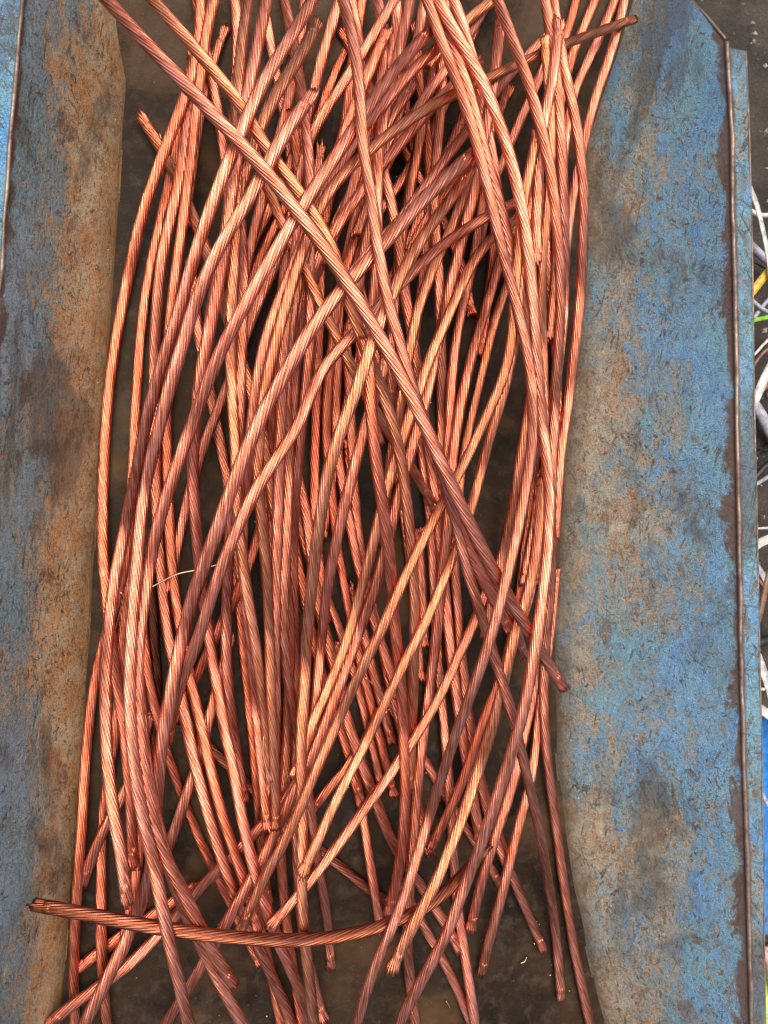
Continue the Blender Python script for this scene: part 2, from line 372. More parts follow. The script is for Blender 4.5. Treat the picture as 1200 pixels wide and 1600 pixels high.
def strip(name, inner_x, outer_x, ys, z, mat, label=None):
    nw = 9; u = np.linspace(0, 1, nw); rows = []; att = []
    for y in ys:
        a_, b_ = float(inner_x(y)), float(outer_x(y)); x = a_ + u * (b_ - a_)
        rows.append(np.stack([x, np.full(nw, y), z - 0.0012 * u + 0.0006 * np.sin(60 * y) * u], 1)); att.append(np.stack([u, np.full(nw, y), 0 * u], 1))
    V = np.vstack(rows); A = np.vstack(att); n = len(V); V2 = V - np.array((0, 0, 0.0035)); F = grid_faces(len(ys), nw)
    e1 = np.array([[i * nw + nw - 1, (i + 1) * nw + nw - 1, (i + 1) * nw + nw - 1 + n, i * nw + nw - 1 + n] for i in range(len(ys) - 1)])
    m = (len(ys) - 1) * nw
    e2 = np.array([[m + j, m + j + 1, m + j + 1 + n, m + j + n] for j in range(nw - 1)])
    o = mesh_obj(name, np.vstack([V, V2]), np.vstack([F, F[:, ::-1] + n, e1, e2]), mat, trough, smooth=False, attrs={'wall': np.vstack([A, A])})
    if label: o['label'] = label
    return o
FO = spline_at([(1160, -200), (1167, 76), (1172, 200), (1177, 400), (1180, 620), (1184, 800), (1188, 1000), (1192, 1200), (1195, 1400), (1197, 1600), (1200, 1800)], RIM_Z)
yfl = YS[YS < at([1160], [76], [RIM_Z])[1][0]]
strip('flange', lambda y: RRF(y) + 0.0015, FO, yfl, RIM_Z, M_flange, 'narrow blue flange strip outside the bare rim')
strip('flange', lambda y: LR(y) - 0.0015, lambda y: LR(y) - 0.045, YS, RIM_Z - 0.001, M_lflange, 'bright blue outer strip beyond the left rim')
# bare bright lip along the flange and along the cut corner
P = np.stack([FO(yfl) + 0.0002, yfl, np.full(len(yfl), RIM_Z - 0.0016)], 1); V, F = tube(P, 0.0009, 6); mesh_obj('flange_lip', V, F, M_bead, trough)
yc = YS[YS > yb[-1]]; tl = np.array([LIM[float(y)] for y in yc]); yc = yc[tl > 0.02]; tl = tl[tl > 0.02]
P = np.stack([RF(yc) + tl * (RRF(yc) - RF(yc)) + 0.0003, yc, RIM_Z * prof(tl) + 0.0003], 1)
V, F = tube(P, 0.0012, 6); mesh_obj('corner_lip', V, F, M_bead, trough)

# ------------------------------------------------------------------ ground beside the trough
GZ = -0.13
gx = np.linspace(-2, 2, 160); gy = np.linspace(-2, 2, 160); X, Y = np.meshgrid(gx, gy)
Z = GZ + 0.006 * np.sin(9 * X + 3) * np.sin(11 * Y) + rng.normal(0, 0.0015, X.shape)
tag(mesh_obj('ground', np.stack([X.ravel(), Y.ravel(), Z.ravel()], 1), grid_faces(160, 160), soil_material()), kind='structure')
# crumbs of stone on the ground
peb = plastic('pebble_stone', (0.33, 0.30, 0.26), 0.9); Vs = []; Fs = []; off = 0
for i in range(150):
    px, py = random.uniform(1085, 1215), random.uniform(-30, 1620); x, y = at([px], [py], [GZ]); s = random.uniform(0.0012, 0.0045)
    th = rng.uniform(0, 6.28, 3); base = np.array([(1, 0, 0), (0, 1, 0), (-1, 0, 0), (0, -1, 0), (0, 0, 0.8), (0, 0, -0.8)]) * rng.uniform(0.6, 1.3, (6, 3)) * s
    R = np.array(Euler(th).to_matrix()); Vs.append(base @ R.T + np.array((x[0], y[0], GZ + 0.007)))
    Fs += [(off + a_, off + b_, off + c_) for a_, b_, c_ in ((0, 1, 4), (1, 2, 4), (2, 3, 4), (3, 0, 4), (1, 0, 5), (2, 1, 5), (3, 2, 5), (0, 3, 5))]; off += 6
tag(mesh_obj('gravel', np.vstack(Vs), Fs, peb, smooth=False), 'pale stone crumbs scattered on the dark soil', 'gravel', kind='stuff')

# scrap lying on the ground to the right
def ribbon(name, pts, width, z0, z1, mat, label, cat, group=None, thick=0.0012, curl=0.2):
    P = catmull(pts, 6); n = len(P); z = np.linspace(z0, z1, n); x, y = at(P[:, 0], P[:, 1], z); C_ = np.stack([x, y, z], 1)
    T = np.gradient(C_, axis=0); T /= np.linalg.norm(T, axis=1)[:, None]; S = np.cross(T, (0, 0, 1)); S /= np.linalg.norm(S, axis=1)[:, None]
    tw = curl * np.sin(np.linspace(0, 3, n)); U = np.cross(S, T); S2 = np.cos(tw)[:, None] * S + np.sin(tw)[:, None] * U; U2 = np.cross(S2, T)
    off = [(-1, -1), (1, -1), (1, 1), (-1, 1)]
    V = np.stack([C_ + S2 * a_ * width / 2 + U2 * b_ * thick / 2 for a_, b_ in off], 1).reshape(-1, 3)
    F = grid_faces(n, 4, True); F = np.vstack([F, [[3, 2, 1, 0]], [[4 * n - 4, 4 * n - 3, 4 * n - 2, 4 * n - 1]]])
    return tag(mesh_obj(name, V, F, mat, smooth=False), label, cat, group)
def hose(name, pts, r, z0, z1, mat, label, cat, group=None):
    P = catmull(pts, 6); z = np.linspace(z0, z1, len(P)); x, y = at(P[:, 0], P[:, 1], z); V, F = tube(np.stack([x, y, z], 1), r, 12)
    return tag(mesh_obj(name, V, F, mat), label, cat, group)
W, G_, BK = plastic('white_insulation', (0.72, 0.71, 0.67)), plastic('grey_insulation', (0.42, 0.43, 0.50)), plastic('black_insulation', (0.02, 0.02, 0.02))
YL, GR, BL, BR = plastic('yellow_insulation', (0.75, 0.52, 0.06)), plastic('green_insulation', (0.25, 0.60, 0.05)), plastic('blue_sheet', (0.03, 0.22, 0.62), 0.3), plastic('brown_insulation', (0.25, 0.14, 0.08))
g = 'scrap insulation beside the trough'
ribbon('plastic_strip', [(1168, 285), (1182, 320), (1192, 360), (1200, 400), (1206, 450)], 0.006, -0.07, -0.08, W, 'white curved plastic strip beside the flange near the top right', 'plastic strip', g)
hose('plastic_tube', [(1165, 375), (1185, 395), (1202, 410), (1225, 425)], 0.0045, -0.10, -0.10, G_, 'grey plastic tube just above the yellow strip', 'plastic tube', g)
ribbon('plastic_strip', [(1160, 475), (1180, 450), (1200, 425), (1220, 400)], 0.0085, -0.09, -0.08, YL, 'yellow plastic strip poking out beside the flange', 'plastic strip', g)
ribbon('plastic_strip', [(1160, 505), (1180, 500), (1202, 495), (1222, 490)], 0.0045, -0.09, -0.09, GR, 'bright green plastic strip under the yellow one', 'plastic strip', g)
ribbon('plastic_strip', [(1165, 660), (1180, 625), (1195, 590), (1210, 560)], 0.009, -0.08, -0.07, W, 'broad white plastic strip leaning right, above the grey tube bend', 'plastic strip', g)
hose('plastic_tube', [(1170, 585), (1185, 560), (1200, 545), (1218, 535)], 0.0018, -0.10, -0.10, BR, 'thin brown wire sheath above the broad white strip', 'wire sheath', g)
hose('plastic_tube', [(1172, 622), (1190, 650), (1206, 680), (1220, 700)], 0.006, -0.11, -0.11, G_, 'thick grey plastic tube running down right below the broad white strip', 'plastic tube', g)
hose('plastic_tube', [(1165, 770), (1185, 740), (1205, 722), (1230, 710)], 0.0035, -0.10, -0.10, BK, 'black cable sheath curving right at mid height', 'cable sheath', g)
ribbon('plastic_strip', [(1168, 865), (1185, 850), (1202, 842), (1225, 836)], 0.009, -0.09, -0.09, W, 'pale plastic strip lying flat below the black sheath', 'plastic strip', g)
ribbon('plastic_strip', [(1172, 870), (1188, 892), (1200, 915), (1215, 940)], 0.007, -0.10, -0.10, G_, 'grey plastic strip slanting down right beside the flange', 'plastic strip', g)
ribbon('plastic_strip', [(1168, 1010), (1186, 965), (1196, 920), (1206, 875)], 0.0055, -0.07, -0.06, BR, 'brown flat strip standing steeply beside the flange', 'plastic strip', g)
hose('plastic_tube', [(1170, 1010), (1185, 1004), (1205, 1000), (1225, 1000)], 0.006, -0.11, -0.11, BK, 'short black hose below the brown strip', 'hose', g)
ribbon('plastic_strip', [(1176, 1012), (1188, 1035), (1198, 1065), (1208, 1095)], 0.010, -0.09, -0.09, W, 'white plastic strip below the short black hose', 'plastic strip', g)
ribbon('plastic_strip', [(1170, 1108), (1184, 1106), (1200, 1116), (1220, 1130)], 0.010, -0.08, -0.08, W, 'white looped plastic strip above the blue sheet', 'plastic strip', g)
ribbon('plastic_sheet', [(1176, 1130), (1194, 1190), (1200, 1260), (1206, 1350), (1204, 1460)], 0.034, -0.10, -0.10, BL, 'crumpled bright blue plastic sheet beside the lower flange', 'plastic sheet', g, curl=0.5)
ribbon('plastic_strip', [(1182, 1225), (1194, 1246), (1206, 1268)], 0.004, -0.07, -0.07, G_, 'narrow grey plastic strip lying across the blue sheet', 'plastic strip', g)
ribbon('plastic_strip', [(1185, 1500), (1196, 1540), (1202, 1600), (1206, 1650)], 0.012, -0.09, -0.09, plastic('lime_insulation', (0.55, 0.68, 0.15)), 'lime green plastic strip at the bottom right', 'plastic strip', g)
hose('plastic_tube', [(1180, 1470), (1195, 1490), (1205, 1520), (1215, 1560)], 0.004, -0.08, -0.08, plastic('pink_insulation', (0.65, 0.35, 0.33)), 'pink wire sheath just above the lime green strip', 'wire sheath', g)

cols = [('white', W), ('grey', G_), ('black', BK), ('brown', BR)]
cnt = {}
NTH = ['topmost', 'second', 'third', 'fourth', 'fifth', 'sixth', 'seventh']
for q in range(24):
    y0 = 300 + q * 53 + random.uniform(-15, 15); cn, cm = cols[(q * 3 + q // 4) % 4]; cnt[cn] = cnt.get(cn, -1) + 1
    dy = random.uniform(-70, 70); b = random.uniform(-25, 25)
    hose('scrap_wire', [(1150, y0), (1175, y0 + dy * .4 + b), (1195, y0 + dy * .75 + b), (1225, y0 + dy)], random.uniform(0.0012, 0.0028), random.uniform(-0.125, -0.10), random.uniform(-0.125, -0.095), cm,
         NTH[cnt[cn]] + ' thin ' + cn + ' scrap wire from the top along the right edge', 'wire', 'thin scrap wires beside the trough')
# ------------------------------------------------------------------ the cables, lowest first
R0 = 0.00415
TINT = {'n': (1, 1, 1), 'p': (1.02, 1.04, 1.07), 'g': (1.0, 1.07, 0.92), 'r': (0.98, 0.82, 0.74), 'd': (0.38, 0.36, 0.36), 'k': (0.14, 0.13, 0.13), 'b': (0.44, 0.42, 0.37)}
# layer, tint, radius factor, [(px, py) ...] top to bottom
CABLES = [
(9.5,'p',1.06,[(145,-25),(240,80),(330,175),(400,250),(455,318),(505,385),(552,455),(600,538),(645,625),(685,712),(725,800),(765,880),(800,942),(835,1002),(874,1064)]),
(8.8,'p',1.0,[(529,-25),(550,50),(560,117),(563,167),(567,233),(580,300),(587,367),(603,460),(617,507),(640,593),(658,645),(680,705),(702,770),(722,860),(743,935),(760,985),(775,1035),(800,1113),(818,1190),(845,1305),(858,1390),(867,1440),(876,1550)]),
(7.2,'g',1.08,[(217,-25),(300,70),(378,165),(400,210),(440,262),(470,305),(505,355),(530,420),(548,480),(572,545),(600,618),(613,657),(630,733),(637,800),(645,883),(648,967),(647,1033),(643,1133),(640,1222)]),
(9.6,'p',1.0,[(660,-20),(667,0),(697,83),(717,133),(743,217),(760,283),(783,383),(813,500),(830,583),(833,650),(830,710),(823,750),(813,807),(797,883),(783,933),(767,997),(740,1073),(723,1117),(700,1183),(673,1267),(653,1333),(637,1387),(617,1440),(597,1483),(577,1533),(552,1620)]),
(9.55,'p',1.05,[(676,-20),(687,10),(727,77),(757,133),(780,190),(800,253),(817,333),(827,400),(834,483),(840,567),(846,650),(852,700),(858,750),(857,833),(850,917),(843,967),(830,1050),(817,1117),(797,1183),(773,1257),(747,1333),(723,1390),(703,1450),(677,1500),(643,1560),(615,1620)]),
(7.7,'n',0.98,[(664,-20),(690,30),(715,90),(735,150),(748,205),(765,265),(785,333),(800,397),(812,455),(824,520),(832,590),(840,660),(838,740),(830,810)]),
(9.3,'n',1.0,[(770,-20),(800,60),(820,110),(837,167),(848,210),(858,250),(867,317),(873,383),(877,467),(872,550),(867,633),(863,733),(860,800),(862,900),(853,1000),(849,1067),(850,1117),(856,1200),(870,1300),(883,1400),(897,1483),(913,1560),(927,1625)]),
(7.0,'n',1.0,[(862,-20),(872,60),(885,120),(896,170),(906,230),(912,300),(911,367),(907,467),(897,550),(888,633),(878,693),(872,750),(868,830)]),
(7.5,'n',1.0,[(848,-20),(862,60),(870,130),(876,200),(880,300),(883,400),(880,500),(870,590),(858,670),(850,750),(845,833),(835,900),(817,967),(800,1010)]),
(8.2,'p',0.95,[(873,47),(867,100),(862,140),(848,193),(842,250),(840,320),(838,400)]),
(8.0,'g',0.9,[(852,70),(858,150),(862,220),(858,300),(850,370),(846,440),(848,520),(850,600),(855,680)]),
(6.5,'p',1.0,[(968,-20),(945,40),(925,85),(900,130),(888,180),(880,250),(874,330),(868,420),(860,520)]),
(6.8,'p',1.0,[(981,-20),(960,67),(933,143),(917,200),(907,250),(893,310),(884,400),(876,500),(868,600),(850,690),(843,760),(833,830),(820,900)]),
(5.6,'r',1.0,[(938,-20),(915,35),(897,75),(882,125),(870,190),(862,260),(856,330),(852,420),(850,500),(850,560),(850,640),(846,720)]),
(5.8,'r',0.95,[(905,-20),(890,40),(872,90),(856,140),(846,200),(835,260),(826,330),(820,400)]),
(6.9,'g',0.95,[(982,33),(950,43),(917,58),(880,68),(833,90),(787,110),(733,137),(700,150),(667,170),(630,193),(600,215),(560,250),(520,285),(500,322),(480,370),(460,430),(440,500),(424,560),(412,620),(404,690),(403,760),(410,830),(418,910),(421,1000),(424,1100),(429,1200),(431,1283)]),
(5.2,'n',0.95,[(865,45),(830,80),(780,135),(750,180),(713,225),(667,287),(627,345),(580,390),(540,440)]),
(8.1,'p',1.12,[(732,246),(683,290),(633,343),(600,380),(563,420),(517,473),(483,517),(450,577),(417,632),(390,690),(370,740),(352,790),(335,840),(312,900),(290,973),(273,1050),(257,1133),(246,1217),(242,1300),(236,1365),(215,1425),(187,1493),(160,1543),(125,1615)]),
(7.6,'g',1.0,[(730,274),(700,317),(667,360),(640,403),(617,450),(592,507),(578,545),(566,580),(550,630),(530,675),(510,750),(497,833),(487,917),(480,983),(476,1067),(470,1150),(470,1217),(473,1300),(471,1367),(473,1433),(480,1500),(487,1567),(492,1620)]),
(7.1,'g',0.98,[(850,300),(810,345),(775,360),(747,393),(720,447),(703,487),(687,525),(667,567),(655,605),(638,655),(613,733),(600,780),(588,827),(575,883),(555,955),(540,1010),(522,1055),(500,1100),(480,1150),(465,1200)]),
(6.95,'n',1.0,[(800,320),(760,337),(730,357),(703,373),(673,397),(640,428),(612,460),(583,490),(553,523),(520,553),(493,593),(478,640),(460,677),(427,723),(402,757),(383,800),(360,850),(340,900),(325,950),(303,1017),(287,1052),(272,1100),(262,1150)]),
(6.7,'n',1.0,[(782,43),(777,90),(770,133),(757,215),(745,290),(732,335),(715,400),(704,450),(693,500),(680,550),(667,617),(650,677),(637,720),(627,757),(613,817),(597,883),(582,933),(567,967),(550,1017),(533,1060),(517,1110),(497,1160),(480,1200),(455,1245),(433,1293),(412,1340),(388,1385),(370,1413),(347,1450),(330,1490),(308,1520),(286,1557),(250,1615)]),
(5.0,'n',1.0,[(805,345),(792,370),(780,405),(767,457),(747,517),(730,583),(717,650),(706,720),(702,790),(696,850),(690,910),(683,983),(673,1067),(663,1133),(655,1200),(649,1270),(643,1350),(637,1420),(637,1480),(641,1540),(652,1620)]),
(4.8,'g',0.95,[(818,360),(805,410),(790,450),(773,500),(757,567),(745,617),(733,667),(722,717),(717,770),(712,840)]),
(2.4,'n',1.0,[(700,790),(708,860),(713,920),(718,990),(724,1050),(734,1133),(750,1225),(762,1275),(780,1327),(807,1383),(827,1433),(845,1474)]),
(8.4,'g',1.0,[(838,215),(822,290),(812,370),(805,440),(803,490),(798,550),(783,603),(760,650),(735,705),(712,750),(683,800),(660,847),(633,900),(610,955),(583,1010),(557,1060),(537,1107),(510,1167),(488,1217),(467,1267),(440,1327),(413,1367),(393,1417),(381,1443)]),
(7.8,'g',0.98,[(845,240),(828,300),(818,380),(812,440),(808,500),(800,560),(786,620),(767,677),(750,743),(733,807),(708,870),(687,920),(670,965),(643,1013),(620,1060),(600,1100),(573,1160),(547,1207),(523,1253),(500,1307),(479,1352)]),
(7.3,'n',1.0,[(764,914),(752,945),(740,975),(713,1033),(690,1083),(667,1127),(640,1163),(615,1203),(583,1247),(547,1293),(507,1350),(467,1397),(433,1437)]),
(8.3,'g',1.0,[(836,560),(830,630),(816,700),(807,767),(797,817),(783,873),(772,925),(762,980)]),
(6.6,'n',1.0,[(860,880),(856,960),(845,1030),(832,1090),(818,1150),(804,1217),(788,1267),(771,1317),(757,1360),(747,1400),(738,1441)]),
(5.4,'n',1.0,[(868,900),(862,980),(852,1040),(846,1080),(840,1133),(833,1200),(827,1233),(813,1277),(800,1333),(787,1387),(773,1440),(760,1483),(754,1511)]),
(8.65,'g',1.0,[(846,760),(842,820),(833,890),(820,950),(800,1000),(787,1067),(775,1115),(760,1167),(742,1217),(727,1267),(710,1307),(690,1360),(667,1407),(643,1447),(619,1500)]),
(6.1,'r',1.0,[(836,730),(832,775),(826,820),(817,883),(810,940),(797,1000),(780,1067),(757,1117),(737,1183),(722,1225),(707,1257),(690,1290),(678,1315)]),
(2.2,'n',0.95,[(590,1075),(620,1120),(645,1158),(665,1190),(687,1227),(707,1260),(743,1317),(767,1350),(778,1376)]),
(4.2,'n',1.0,[(448,640),(455,700),(468,760),(482,817),(487,880),(495,940),(512,1000),(522,1040),(535,1100),(553,1160),(573,1217),(593,1267),(612,1320),(633,1350),(655,1378),(680,1418),(697,1445),(711,1471)]),
(3.0,'p',1.0,[(632,1390),(647,1420),(660,1445),(683,1483),(707,1527),(723,1567),(745,1620)]),
(3.6,'p',1.0,[(648,600),(655,650),(660,720),(672,800),(677,900),(683,1000),(690,1100),(697,1167),(703,1240),(708,1330),(713,1407),(723,1467),(730,1517),(737,1560),(745,1620)]),
(7.4,'r',1.0,[(575,548),(578,610),(580,650),(587,717),(597,783),(607,850),(613,933),(617,980),(623,1033),(628,1087),(629,1133),(633,1200),(633,1267),(628,1333),(619,1383),(611,1415)]),
(3.65,'n',0.98,[(545,-20),(558,50),(568,110),(580,170),(592,245),(608,300),(618,350),(624,393),(633,460),(643,517),(653,583),(663,650),(672,720),(682,800),(690,870),(697,940),(703,1010),(712,1080),(722,1150),(735,1220),(748,1300)]),
(6.3,'r',1.0,[(312,-20),(314,40),(308,90),(292,143),(268,207),(247,262),(230,310),(213,370),(197,450),(183,517),(172,590),(165,667),(161,767),(160,850),(164,905),(172,985),(182,1060),(192,1120),(200,1200),(205,1270),(207,1340)]),
(9.0,'p',1.08,[(500,-20),(460,50),(427,100),(400,150),(382,190),(365,235),(342,290),(318,355),(297,423),(277,495),(257,555),(238,620),(223,683),(207,767),(190,850),(177,917),(168,993),(165,1050),(165,1133),(168,1200),(177,1267),(189,1333),(197,1395)]),
(8.9,'p',1.05,[(479,160),(450,200),(427,240),(400,292),(370,342),(343,385),(320,433),(302,480),(287,533),(271,583),(257,633),(246,680),(232,733),(222,790),(215,850),(212,910),(206,975),(203,1050),(203,1117),(208,1183),(217,1250),(228,1300),(240,1350),(253,1417),(267,1483),(283,1550),(300,1620)]),
(8.5,'p',1.05,[(667,53),(633,90),(600,130),(560,190),(540,222),(507,270),(478,312),(458,345),(433,388),(402,440),(377,487),(353,530),(333,575),(313,625),(297,672),(280,717),(263,767),(250,807),(239,853),(230,907),(221,960),(215,1033),(217,1133),(228,1217),(240,1290),(257,1340),(277,1375),(293,1407),(310,1445),(330,1485),(359,1529)]),
(4.0,'r',0.95,[(300,90),(290,170),(275,240),(263,290),(250,345),(240,390),(230,440),(222,500),(215,583),(210,667),(206,760),(197,870),(185,930),(165,990),(152,1040),(143,1100),(132,1200),(129,1267),(123,1350),(117,1450),(115,1510),(118,1620)]),
(6.25,'n',1.0,[(302,110),(293,190),(283,270),(265,350),(250,417),(243,533),(240,620),(243,733),(246,830),(254,920),(263,1000),(280,1070),(295,1150),(312,1225),(330,1290),(353,1365),(375,1415),(395,1460),(420,1515),(445,1570),(463,1625)]),
(6.4,'r',1.0,[(340,-20),(323,40),(316,100),(308,160),(300,230),(291,310),(278,400),(268,480),(262,560),(261,650),(262,750),(266,850),(274,930),(287,1010),(302,1080),(318,1150),(333,1220),(352,1290),(372,1350),(391,1405),(400,1440)]),
(5.3,'g',1.0,[(228,194),(267,258),(298,330),(325,395),(347,470),(367,530),(387,595),(408,665),(423,767),(437,833),(447,900),(453,1000),(451,1100),(447,1200),(444,1285)]),
(3.1,'n',0.95,[(348,55),(333,90),(321,140),(309,200),(300,270),(290,340)]),
(3.4,'n',0.95,[(303,-20),(318,55),(334,140),(346,200),(352,260),(358,330),(364,400),(370,470),(376,540)]),
(6.85,'p',1.0,[(421,-20),(403,67),(390,133),(377,195),(368,255),(358,327),(350,393),(339,450),(327,517),(314,577),(306,650),(302,700),(301,755),(304,800),(310,867),(317,930),(330,1017),(343,1100),(357,1167),(369,1220),(378,1283),(390,1333),(404,1383),(420,1433),(440,1483),(463,1533),(494,1620)]),
(5.7,'p',1.0,[(364,-20),(373,50),(370,117),(364,177),(368,240),(374,320),(380,420),(378,520),(375,620),(372,700),(363,800),(357,870),(354,960),(353,1030),(359,1100),(370,1180),(380,1240)]),
(6.55,'g',1.0,[(390,-20),(380,50),(373,110),(370,200),(370,300),(366,400),(361,500),(361,600),(367,683),(371,800),(378,870),(390,950),(403,1033),(413,1100),(419,1160),(423,1225)]),
(5.0,'p',1.0,[(442,-20),(453,40),(462,90),(469,130),(475,170),(480,217),(484,280),(483,383),(485,450),(485,520),(478,610),(468,690),(462,767),(458,850),(459,950),(462,1050),(457,1150),(459,1245),(463,1317),(467,1400),(476,1480),(490,1535),(503,1582)]),
(2.0,'n',0.95,[(410,-20),(418,45),(428,95),(440,160),(450,210),(456,280),(450,360),(440,450)]),
(6.05,'g',1.0,[(492,45),(472,85),(447,120),(427,152),(405,200),(390,245),(374,300),(358,360),(343,420),(331,480),(322,540),(315,610)]),
(3.3,'n',1.0,[(537,-20),(515,50),(500,100),(487,160),(468,220),(448,272),(425,320),(400,365),(380,415),(368,470),(360,530)]),
(3.25,'r',0.95,[(538,84),(522,112),(506,158),(492,200),(475,250),(457,300),(435,345),(412,390),(393,430),(378,490),(366,560)]),
(4.9,'n',1.0,[(628,-20),(590,43),(567,83),(517,160),(487,207),(472,255),(460,320),(445,378),(417,443),(397,483),(380,535),(358,600),(335,652),(313,712),(292,785),(278,850),(268,910)]),
(6.2,'n',1.0,[(686,72),(650,102),(617,142),(583,182),(553,217),(533,255),(513,295),(493,330),(470,385),(447,443),(422,507),(407,560),(398,617),(391,690),(383,760),(378,830),(380,900),(388,980),(396,1060),(403,1140),(411,1220),(417,1284)]),
(4.5,'n',0.95,[(745,100),(700,140),(655,190),(615,237),(575,285),(537,337),(515,375),(490,412),(470,460),(452,520),(440,600),(434,700),(428,790)]),
(3.2,'n',0.95,[(605,170),(588,240),(567,300),(550,360),(536,430),(530,500),(526,600),(524,680),(532,740),(547,817),(563,900),(583,967),(603,1027),(618,1078)]),
(3.5,'r',0.95,[(620,130),(600,220),(577,300),(552,380),(527,470),(517,560),(510,640),(510,700),(520,783),(530,867),(545,950),(560,1020),(578,1095),(597,1167),(614,1233)]),
(2.6,'n',0.95,[(462,760),(475,850),(495,905),(515,940),(537,1000),(558,1070),(578,1150),(594,1222)]),
(5.5,'g',0.95,[(385,190),(402,250),(422,305),(447,362),(470,407),(490,447),(506,487),(527,527),(550,573),(570,617),(595,655),(622,700),(647,735),(668,775)]),
(3.0,'n',0.95,[(690,80),(690,150),(686,210),(678,280),(680,350),(685,420),(688,500),(690,600),(689,690),(691,760),(694,840)]),
(2.8,'r',0.95,[(650,50),(652,110),(662,165),(670,230),(672,300),(668,370),(660,440),(650,510),(640,590)]),
(4.1,'n',0.95,[(768,190),(758,280),(747,370),(733,440),(717,500),(708,567),(703,633),(700,700),(695,790)]),
(4.4,'g',0.95,[(735,282),(717,327),(700,370),(677,417),(660,460),(648,500),(638,560),(628,620),(613,700),(604,770),(598,840)]),
(6.15,'n',1.0,[(602,560),(586,620),(570,665),(557,717),(540,783),(521,867),(511,920),(504,985),(497,1050),(492,1130),(480,1190)]),
(3.05,'r',1.0,[(428,715),(414,800),(400,850),(387,890),(365,940),(340,985),(317,1040),(297,1075),(280,1115)]),
(4.3,'n',1.0,[(356,1010),(346,1050),(332,1100),(317,1167),(295,1235),(275,1290),(262,1325),(245,1370)]),
(2.3,'r',0.95,[(218,900),(223,985),(233,1067),(248,1130),(267,1195),(287,1250),(310,1307),(333,1357),(357,1405),(377,1450),(402,1497)]),
(6.1,'p',1.0,[(490,1180),(455,1240),(425,1275),(397,1303),(370,1330),(345,1357),(318,1380),(293,1410),(272,1437),(248,1462),(217,1493),(187,1520),(150,1545),(117,1567),(85,1592)]),
(3.15,'n',1.0,[(232,1130),(215,1190),(200,1233),(187,1255),(162,1293),(145,1333),(133,1370)]),
(2.1,'r',1.0,[(200,880),(190,1000),(186,1100),(178,1170),(165,1235),(158,1330),(158,1400),(158,1467),(161,1540),(169,1620)]),
(3.2,'r',1.0,[(228,1240),(221,1300),(213,1360),(205,1420),(198,1450)]),
(1.0,'r',1.0,[(295,1392),(245,1425),(200,1455),(165,1480),(132,1505)]),
(8.6,'b',1.08,[(68,1416),(100,1422),(150,1431),(200,1441),(250,1450),(300,1458),(367,1465),(417,1469),(467,1470),(517,1466),(567,1457),(600,1447),(633,1433),(667,1420),(697,1395),(727,1363),(750,1335)]),
(3.0,'r',1.0,[(420,1060),(430,1150),(437,1250),(440,1367),(447,1433),(455,1500),(465,1560),(474,1620)]),
(2.2,'r',1.0,[(370,880),(375,950),(382,1030),(390,1100),(397,1167),(404,1250),(408,1320),(418,1400)]),
(5.9,'n',1.0,[(470,330),(462,400),(450,470),(442,560),(440,650),(436,750),(432,850),(430,950),(430,1050),(431,1167),(427,1288)]),
(5.45,'n',0.95,[(492,340),(475,400),(460,470),(450,540),(447,620),(452,700),(449,800),(445,900),(443,1000),(450,1060),(462,1130),(477,1205),(487,1283),(497,1350),(507,1400),(514,1450),(517,1500)]),
(2.9,'n',1.0,[(525,1020),(538,1100),(550,1180),(558,1230),(567,1270),(575,1330),(585,1390),(593,1441)]),
(1.1,'d',1.0,[(318,1158),(350,1190),(380,1218),(410,1248),(450,1285),(500,1328),(540,1360),(570,1387),(610,1410)]),
(4.0,'r',0.95,[(590,1120),(563,1172),(545,1198),(517,1227),(491,1260)]),
(1.0,'k',1.0,[(232,880),(238,940),(243,1020),(247,1080),(243,1150),(240,1220)]),
(2.8,'r',1.0,[(395,1400),(413,1480),(428,1535),(443,1620)]),
(8.35,'p',1.02,[(213,960),(214,1040),(220,1120),(231,1220),(245,1285),(262,1350),(279,1400),(296,1440),(315,1480),(336,1520),(360,1567),(392,1625)]),
(3.4,'n',0.95,[(870,60),(850,105),(828,155),(803,210),(777,270),(757,330),(748,390)]),
(3.6,'n',0.98,[(772,-20),(740,45),(712,88),(677,135),(645,178),(620,225),(600,262),(578,310),(560,355)]),
(5.25,'g',0.95,[(800,-20),(760,8),(732,28),(700,60),(672,95)]),
(4.6,'n',1.0,[(645,-20),(630,50),(616,110),(601,170),(593,230),(588,290),(590,360),(588,440),(575,520)]),
(3.5,'n',1.0,[(668,-20),(652,60),(641,120),(624,170),(609,220),(592,290),(575,360),(562,440),(545,520)]),
(2.7,'n',1.0,[(618,-20),(622,30),(612,90),(598,150),(585,200),(572,260),(560,330)]),
(5.35,'p',1.0,[(700,-20),(722,30),(738,90),(750,140),(762,200),(772,260),(782,330)]),
(8.7,'p',1.0,[(690,742),(705,795),(720,838),(742,880),(768,930),(792,976)]),
(8.45,'p',0.95,[(678,702),(705,765),(735,830),(765,895),(795,955),(816,1016)]),
(2.0,'r',0.95,[(712,900),(718,1000),(727,1120),(745,1200),(766,1265),(790,1340)]),
(4.7,'r',1.0,[(600,60),(560,150),(530,230),(505,310),(480,390),(460,450),(435,520),(415,590),(395,680),(382,760),(372,840)]),
(3.9,'r',1.0,[(458,190),(470,300),(465,380),(455,460),(440,540),(430,620),(425,700),(425,800),(430,900),(434,1000)]),
(3.7,'n',1.0,[(500,240),(485,330),(465,400),(440,470),(420,540),(410,610),(410,700),(414,800),(419,900),(424,1000),(428,1120)]),
(4.25,'n',1.0,[(640,140),(600,200),(560,280),(525,350),(495,420),(478,480),(465,550),(458,620),(455,700),(458,800)]),
(2.65,'r',1.0,[(720,190),(690,260),(665,320),(640,380),(610,440),(585,490),(560,560),(540,640),(520,740),(505,830)]),
